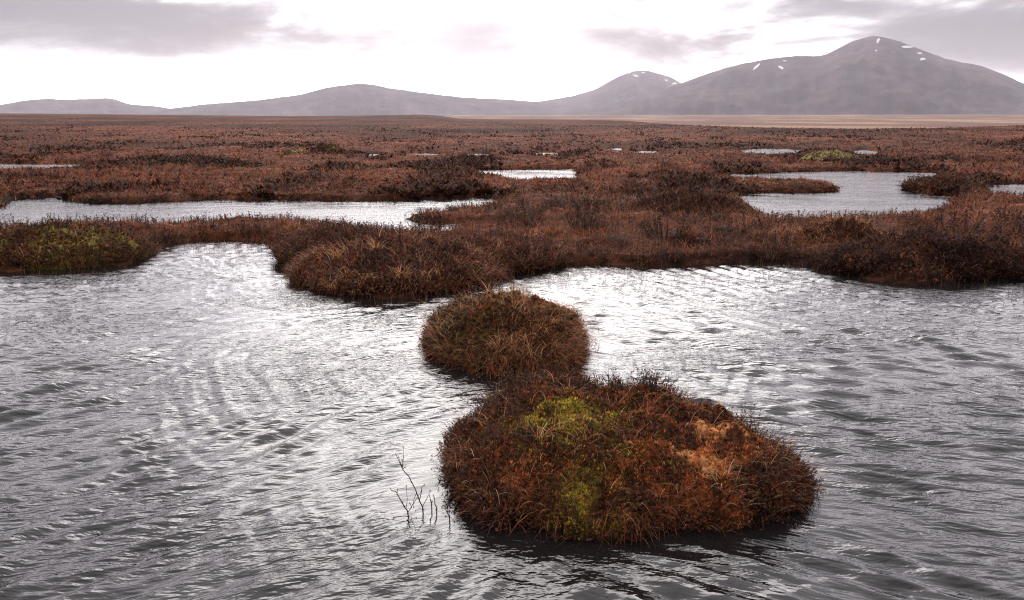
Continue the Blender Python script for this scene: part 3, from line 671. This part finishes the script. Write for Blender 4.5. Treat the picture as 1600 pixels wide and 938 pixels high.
for (x0, y0, x1, y1), nb, nt, where, grp in ZONES:
    spots = []; tries = 0
    while len(spots) < nb + nt and tries < 4000:
        tries += 1
        q = (rng.uniform(x0, x1), rng.uniform(y0, y1)); p = P(*q); dd = math.hypot(*p)
        ax, ay = np.array([p[0]]), np.array([p[1]]); sh = shore(ax, ay)
        if sh[0] < .12 or any(math.hypot(p[0] - o[0][0], p[1] - o[0][1]) < .3 + dd * .006 for o in spots): continue
        spots.append((p, float(ground_z(ax, ay, sh)[0]), dd))
    for kind, lst in (('heather_bush', spots[:nb]), ('grass_tussock', spots[nb:])):
        lst.sort(key=lambda o: o[0][0] / o[0][1])
        for i, (p, z, dd) in enumerate(lst):
            k = rng.uniform(.8, 1.25) * (1 + max(0, dd - 20) / 110)
            if 'spit in' in grp: k *= .6
            if 'middle spit' in grp: k *= .7
            if 'tongue' in grp: k *= .5
            if 'right edge' in grp: k *= .6
            if 'low bank' in grp: k *= .65
            if dd < 14 and 'low bank' not in grp and kind == 'heather_bush': k *= 1.2
            pos = ORD[i] + ' from the left'
            if kind == 'heather_bush':
                put(kind, BUSH[rng.integers(6)], p[0], p[1], z, k, rng.uniform(0, 6.3), 'dark heather bush ' + where + ', ' + pos, 'heather bush', 'heather bushes ' + grp, sz=rng.uniform(.65, .95))
            else:
                put(kind, TUSS[rng.integers(4)], p[0], p[1], z, k * .8, rng.uniform(0, 6.3), 'russet grass tussock ' + where + ', ' + pos, 'grass tussock', 'grass tussocks ' + grp, sz=rng.uniform(.6, .85))

# ------------------------------------------------------------------ ground cover of the moor: one grass mass, one heather mass
def scatter(n, y0, y1, x0=-140, x1=1740):
    xs = rng.uniform(x0, x1, n); ys = rng.uniform(y0, y1, n)
    u = (xs - 800) / F_PX; v = -(ys - 469) / F_PX; c, s = math.cos(PITCH), math.sin(PITCH)
    t = -CAM_H / (-s + v * c); px, py = u * t, (c + v * s) * t
    sd = shore(px, py); k = sd > .03; px, py, sd = px[k], py[k], sd[k]
    return px, py, ground_z(px, py, sd), sd
bagG, bagH = Bag(), Bag()
for (n, y0, y1) in [(52000, 300, 470), (60000, 215, 300), (15000, 195, 215)]:
    px, py, z, sd = scatter(n, y0, y1); m = len(px); d = np.hypot(px, py); lowf = np.where((px < -2.9) & (py < 14), .7, 1.0)
    patch = fbm(px / 1.4, py / 1.4, 301, 3); strip = fbm(px / 5, py / 5, 311, 3)
    C = palette([RED * 1.2, RUST * .9, BROWN, STRAW * .7, BROWN * .6], [3, 1, 2.5, .45, 1.4], m)
    k = (patch > .56)[:, None]; C = np.where(k, palette([STRAW * .7, RED * 1.35, RUST], [.7, 2, .7], m), C)
    k = ((sd < .22) & (strip > .58))[:, None]; C = np.where(k, palette([OLIVE * 1.6, GREEN * .9, RUST], [1.5, .8, .6], m), C)
    C = C * (.35 + 1.3 * fbm(px / .55 / (1 + d / 40), py / .55 / (1 + d / 40), 303, 3))[:, None]
    L = rng.uniform(.10, .24, m) * np.clip(.55 + sd * .8, .55, 1.1) * np.interp(d, [0, 16, 50], [1, .95, .7]) * lowf
    wd = np.maximum(.0045, d * .00062) * rng.uniform(.7, 1.3, m)
    blades(bagG, np.stack([px, py, z - .015], -1), rng.uniform(0, 2 * np.pi, m), L, wd, np.abs(rng.normal(.65, .35, m)), rng.uniform(.4, 1.5, m), C, 3 if y0 >= 300 else 2)
px, py, z, sd = scatter(150000, 255, 405); d = np.hypot(px, py); k = sd < np.clip(.25 + d * .02, 0, .8); px, py, z, sd, d = px[k], py[k], z[k], sd[k], d[k]; m = len(px)
C = palette([RED * 1.1, BROWN, DARK * 1.2, RUST, OLIVE, STRAW * .6], [2.5, 2.5, 2, .7, .5, .4], m) * (.5 + 1.0 * fbm(px / 1.5, py / 1.5, 305, 3))[:, None]
blades(bagG, np.stack([px, py, z - .02], -1), rng.uniform(0, 2 * np.pi, m), rng.uniform(.08, .19, m), np.maximum(.006, d * .0009), np.abs(rng.normal(.7, .4, m)), rng.uniform(.4, 1.5, m), C, 2)
tag(bagG.build('moor_grass', M_grass, kind='stuff'), 'reddish brown dry grass covering the moor between the pools', 'grass')
for (n, y0, y1, nl) in [(20000, 300, 470, 9)]:
    px, py, z, sd = scatter(n, y0, y1); d = np.hypot(px, py)
    k = (fbm(px / .9, py / .9, 321, 3) > .45) | (sd < .3); px, py, z, sd, d = px[k], py[k], z[k], sd[k], d[k]; m = len(px)
    L = rng.uniform(.07, .18, m) * np.clip(.6 + sd * .8, .6, 1.1)
    sprigs(bagH, np.stack([px, py, z - .02], -1), rng.uniform(0, 2 * np.pi, m), L, np.abs(rng.normal(.3, .4, m)), rng.normal(0, .3, m), palette(*H_COL, m), nl, np.maximum(.02, d * .0022), .005)
px, py, z, sd = scatter(42000, 360, 475); k = sd < .3; px, py, z = px[k], py[k], z[k]; m = len(px)       # overhanging the water's edge
sprigs(bagH, np.stack([px, py, z - .03], -1), rng.uniform(0, 2 * np.pi, m), rng.uniform(.06, .16, m), np.abs(rng.normal(.5, .5, m)), rng.normal(.2, .3, m), palette(*H_COL, m), 9, .022, .005)
px, py, z, sd = scatter(90000, 194, 312); d = np.hypot(px, py)                                            # low matted clumps farther off
kp = rng.uniform(0, 1, len(px)) < np.interp(d, [0, 40, 110, 200], [1, .9, .6, .3]); px, py, z, d = px[kp], py[kp], z[kp], d[kp]
sc_ = 1 + d / 45; pt = fbm(px / 2.0 / sc_, py / 2.6 / sc_, 331, 4); m = len(px)
big = fbm(px / 9, py / 14, 341, 3); pale = fbm(px / 6 / sc_, py / 5 / sc_, 351, 4)
C = np.where((pt > .54)[:, None], palette([DARK * 1.4, DARK * 1.8, BROWN * .6], [2, 1, 1.5], m, .2), (BROWN * .95 + (RED * 1.15 - BROWN * .95) * sstep(fbm(px / 3 / sc_, py / 3 / sc_, 361, 4), .3, .7)[:, None]) * rng.lognormal(0, .16, (m, 1)))
C = np.where(((pale > .60) & (pt < .54))[:, None], palette([STRAW * .8, RED * 1.6, STRAW * .6], [1.3, 1.5, 1], m, .2), C) * (.2 + 1.0 * big)[:, None]
sz = (.07 + .0009 * d) * np.where(pt > .54, .95 + 4.5 * (pt - .54), .7) * rng.lognormal(0, .35, m)
tufts(bagH, np.stack([px, py, z - .02], -1), np.minimum(sz, .22), C, 6, (.1, 1.1))
tag(bagH.build('moor_heather', M_heather, kind='stuff'), 'dark low heather covering the moor and the pool banks', 'heather')

# sedge standing in the shallows
bs = Bag()
for (x0, x1, y0, y1, n) in [(270, 440, 378, 396, 260), (820, 1010, 418, 440, 170), (1150, 1300, 414, 428, 90), (600, 760, 313, 322, 90), (1440, 1480, 272, 300, 60), (905, 940, 500, 560, 26), (1330, 1480, 270, 276, 80), (440, 720, 440, 480, 160), (1000, 1600, 410, 456, 260), (0, 240, 402, 432, 130)]:
    q = np.array([P(a, b) for a, b in zip(rng.uniform(x0, x1, n), rng.uniform(y0, y1, n))])
    k = shore(q[:, 0], q[:, 1]) < 0; q = q[k]; n = len(q)
    blades(bs, np.concatenate([q, np.full((n, 1), -.03)], 1), rng.uniform(0, 6.3, n), rng.uniform(.06, .17, n), np.full(n, .0032), rng.uniform(0, .3, n), rng.uniform(0, .6, n), palette([STRAW * .5, BROWN, OLIVE], [1, 1, 1], n), 3)
tag(bs.build('sedge', M_grass, kind='stuff'), 'thin sedge stems standing in the shallow margins of the pools', 'sedge')

# ------------------------------------------------------------------ bare twigs standing in the water left of the large islet
def tube_path(bag, pts, r0, r1, col, ns=5):
    pts = np.asarray(pts, float); n = len(pts); V = []
    for i, p in enumerate(pts):
        t = pts[min(i + 1, n - 1)] - pts[max(i - 1, 0)]; t /= np.linalg.norm(t)
        u = np.cross(t, (.3, .9, .1)); u /= np.linalg.norm(u); v = np.cross(t, u); r = r0 + (r1 - r0) * i / (n - 1)
        for k in range(ns):
            a = 2 * np.pi * k / ns; V.append(p + r * (math.cos(a) * u + math.sin(a) * v))
    bag.add(np.array(V), grid_faces(n, ns, True), np.asarray(col, float)[None].repeat(n * ns, 0))
def wp(x, y, bx, by, dep=0.0):
    """a point over the base pixel (bx, by), standing in the upright plane facing the bank"""
    b = P(bx, by); yy_ = b[1] + dep
    u = (x - 800) / F_PX; v = -(y - 469) / F_PX; c, s = math.cos(PITCH), math.sin(PITCH)
    t = yy_ / (c + v * s); return np.array([u * t, yy_, CAM_H + (-s + v * c) * t])
TW = (.022, .016, .014)
def twig(label, base, stem, sides):
    t = thing('twig', label, 'twig', (*P(*base), 0)); o = np.array([*P(*base), 0.0])
    b = Bag(); pts = [wp(x, y, *base) + [0, .012 * math.sin(i * 2.1), 0] - o for i, (x, y) in enumerate(stem)]
    pts[0][2] -= .06
    tube_path(b, pts, .0032, .0013, TW); b.build('stem', M_twig, t)
    for j, sd in enumerate(sides):
        b = Bag(); dv = [(.03 if j % 2 else -.03) * k for k in range(len(sd))]
        tube_path(b, [wp(x, y, *base) + [0, dv[k], 0] - o for k, (x, y) in enumerate(sd)], .0018, .0009, TW, 4)
        # buds
        p = wp(*sd[-1], *base) + [0, dv[-1], 0] - o
        tufts(b, np.array([p, p - [0, 0, .004]]), np.array([.007, .007]), np.array([TW, TW]), 5)
        b.build('side_twig', M_twig, t)
twig('tallest bare forked twig leaning left out of the water beside the large islet', (661, 805), [(662, 806), (660, 794), (656, 782), (649, 765), (638, 746), (630, 733), (623, 720), (617, 710)],
     [[(656, 780), (660, 763), (661, 752), (666, 744)], [(629, 731), (629, 718), (627, 707)], [(630, 733), (634, 725), (637, 721)], [(629, 731), (624, 727), (620, 724)], [(651, 770), (647, 778), (649, 783)], [(656, 782), (650, 775), (640, 763)], [(629, 728), (631, 718), (631, 710)], [(661, 790), (666, 784), (670, 777)], [(663, 797), (657, 790), (652, 788)]])
twig('low bare twig forking close to the water, leftmost beside the large islet', (640, 809), [(641, 810), (636, 800), (632, 790), (625, 780), (618, 770), (612, 765), (609, 762)],
     [[(641, 808), (632, 801), (625, 797), (620, 794)], [(637, 802), (644, 793), (650, 787), (655, 782)], [(633, 792), (631, 783), (632, 775)], [(620, 773), (620, 770)], [(643, 794), (643, 783), (643, 776)], [(635, 793), (635, 785), (632, 770)], [(642, 809), (648, 805), (653, 799)]])
twig('short thin twig upright between the forked twigs and the large islet', (681, 803), [(682, 803), (682, 795), (680, 787), (679, 780), (676, 774)], [[(682, 797), (684, 790), (683, 786)], [(680, 786), (677, 782)]])
twig('thin straight twig just right of the tallest forked twig', (674, 801), [(675, 801), (674, 790), (673, 781), (671, 773)], [[(674, 786), (676, 780), (677, 774)]])
twig('stubby dark twig at the foot of the large islet', (702, 816), [(703, 816), (702, 808), (699, 800), (695, 793), (693, 788)], [[(701, 806), (706, 804), (711, 805)], [(699, 800), (700, 792)], [(702, 808), (697, 802)]])

# ------------------------------------------------------------------ hills on the skyline
def make_hill(name, prof, dist, depth, seed, colr, snow=(), rough=1.0):
    pa = [AE(x, y) for x, y in prof]; aa = np.array([p[0] for p in pa]); tt = np.array([p[1] for p in pa])
    def zf(a, d):
        t = np.interp(a, aa, tt)
        for o in (-.004, .004): t = t + np.interp(a + o, aa, tt)
        top = CAM_H + dist * t / 3; top = top + (fbm(a * 90, a * 0 + seed, seed, 4) - .5) * 9 * rough
        base = 8.0
        e = (d - dist) / depth
        sh = np.where(e < 0, np.clip(1 - np.abs(e) ** 1.25, -.2, 1), np.clip(1 - np.abs(e) ** 1.6, -.2, 1))
        x, y = d * np.sin(a), d * np.cos(a)
        wv = a + .02 * (fbm(a * 30, d / 700, seed + 5, 3) - .5); rdg = 1 - 2 * np.abs(fbm(wv * 42, d / 1500, seed + 4, 4) - .5) * 2
        gul = (fbm(x / 420, y / 700, seed + 1, 5) - .5) * .34 + (fbm(x / 120, y / 160, seed + 2, 4) - .5) * .14 - .10 * rdg
        h = (top - base) * (sh + gul * np.clip(1 - sh, 0, .5) * 1.3 * rough)
        return base + h * sstep(e, -1.08, -.85) - 15 * sstep(e, -.97, -1.12)
    a = np.linspace(aa[0], aa[-1], 220); d = np.linspace(dist - depth * 1.12, dist + depth * 1.0, 64)
    Aa, Dd = np.meshgrid(a, d); Z = zf(Aa, Dd)
    ox, oy = dist * math.sin(aa.mean()), dist * math.cos(aa.mean())
    n = fbm(Aa * 60, Dd / 500, seed + 7, 4)[..., None]
    c = np.asarray(colr) * (1 - sstep(n, .42, .62)) + np.asarray(colr) * np.array([1.5, 1.35, 1.25]) * sstep(n, .42, .62)
    o = mk(name, np.stack([Dd * np.sin(Aa) - ox, Dd * np.cos(Aa) - oy, Z], -1), grid_faces(*Aa.shape), M_hill, c, kind='structure'); o.location = (ox, oy, 0)
    for (x, y, w_, h_, slant) in snow:                      # snow lying in hollows, draped on the slope
        a0, t0 = AE(x, y); ds = np.linspace(dist - depth, dist + 50, 600)
        zz = zf(np.full(600, a0), ds); hit = np.nonzero(zz > CAM_H + ds * t0)[0]
        d0 = ds[hit[0]] if len(hit) else dist
        uu = np.linspace(-1, 1, 9); vv = np.linspace(-1, 1, 5); U, Vv = np.meshgrid(uu, vv)
        wid = np.sqrt(np.clip(1 - U ** 2, .02, 1)) * (.25 + 1.6 * vnoise(U * 2.6 + x + .5 * Vv, U * 0 + y, 5))
        sl_ = (CAM_H + d0 * t0) / dist
        half_d = .9 * h_ / F_PX * d0 / max(.12, (top_slope(zf, a0, d0))) / 2
        w_ *= .75; h_ *= .13; da = w_ / F_PX / 2
        d_ = d0 + Vv * wid * half_d - slant * U * w_ / F_PX * d0 / max(.12, top_slope(zf, a0, d0)) * .5; a_ = a0 + U * da
        z_ = zf(a_, d_) + 2.5
        sp = mk('snow_patch', np.stack([d_ * np.sin(a_) - ox, d_ * np.cos(a_) - oy, z_], -1), grid_faces(5, 9), M_snow, None, o)
    return o
def top_slope(zf, a, d):
    return float(abs(zf(np.array([a]), np.array([d + 30.]))[0] - zf(np.array([a]), np.array([d - 30.]))[0]) / 60)
HC = (.035, .029, .033)
make_hill('mountain', [(790, 188), (850, 182), (905, 172), (960, 160), (1000, 149), (1035, 140), (1065, 130), (1100, 117), (1150, 102), (1200, 92), (1250, 87), (1282, 88), (1300, 81), (1330, 65),
                       (1352, 58), (1372, 56), (1400, 63), (1440, 78), (1480, 93), (1530, 102), (1570, 117), (1600, 131), (1680, 152), (1800, 168), (1950, 180)], 5600, 1300, 11, HC,
          [(1182, 105, 12, 5, -.8), (1220, 106, 10, 4, .7), (1226, 96, 7, 2, .2), (1372, 64, 5, 8, -1), (1369, 80, 4, 3, 0), (1418, 74, 20, 4, -.55), (1437, 84, 8, 3, -.5), (1442, 92, 10, 4, -.6)])
make_hill('hill', [(780, 186), (820, 162), (860, 156), (895, 150), (930, 140), (965, 120), (990, 111), (1010, 110), (1035, 117), (1050, 121), (1065, 131), (1100, 150), (1160, 180)], 9200, 1500, 21, HC,
          [(993, 119, 12, 3, .5), (1005, 114, 7, 2, 0), (982, 112, 9, 3, .3), (1054, 131, 9, 4, -.7), (1041, 126, 5, 3, 0)])
make_hill('hill', [(180, 184), (265, 170), (320, 163), (400, 157), (470, 148), (510, 137), (555, 131), (575, 131), (610, 138), (660, 145), (720, 152), (800, 156), (850, 160), (930, 166), (1010, 180)], 7400, 1500, 31, HC)
make_hill('hill', [(-420, 172), (-220, 158), (-60, 170), (0, 164), (40, 157), (75, 154), (95, 156), (130, 155), (170, 153), (188, 158), (205, 164), (235, 165), (268, 170), (300, 178)], 8600, 1300, 41, HC)

# ------------------------------------------------------------------ hazy air
def haze(density):
    hx, y0, y1, z0, z1 = 15100, -15100, 15100, -60, 540
    V = np.array([(x, y, z) for z in (z0, z1) for y in (y0, y1) for x in (-hx, hx)], float)
    Fq = np.array([(0, 2, 3, 1), (4, 5, 7, 6), (0, 1, 5, 4), (2, 6, 7, 3), (0, 4, 6, 2), (1, 3, 7, 5)])
    m, t, o = new_mat('haze_air'); p = t.n('ShaderNodeVolumePrincipled')
    p.inputs['Color'].default_value = (.92, .87, .95, 1); p.inputs['Density'].default_value = density; p.inputs['Anisotropy'].default_value = .35
    t.put(o.inputs['Volume'], p.outputs[0])
    return mk('haze', V, Fq, m, kind='stuff', smooth=False)
HZ = haze(3.1e-5)
tag(HZ, 'pale damp haze hanging between the pools and the hills', 'haze')
print('tris', sum(len(m.loops) - 2 * len(m.polygons) for m in bpy.data.meshes))
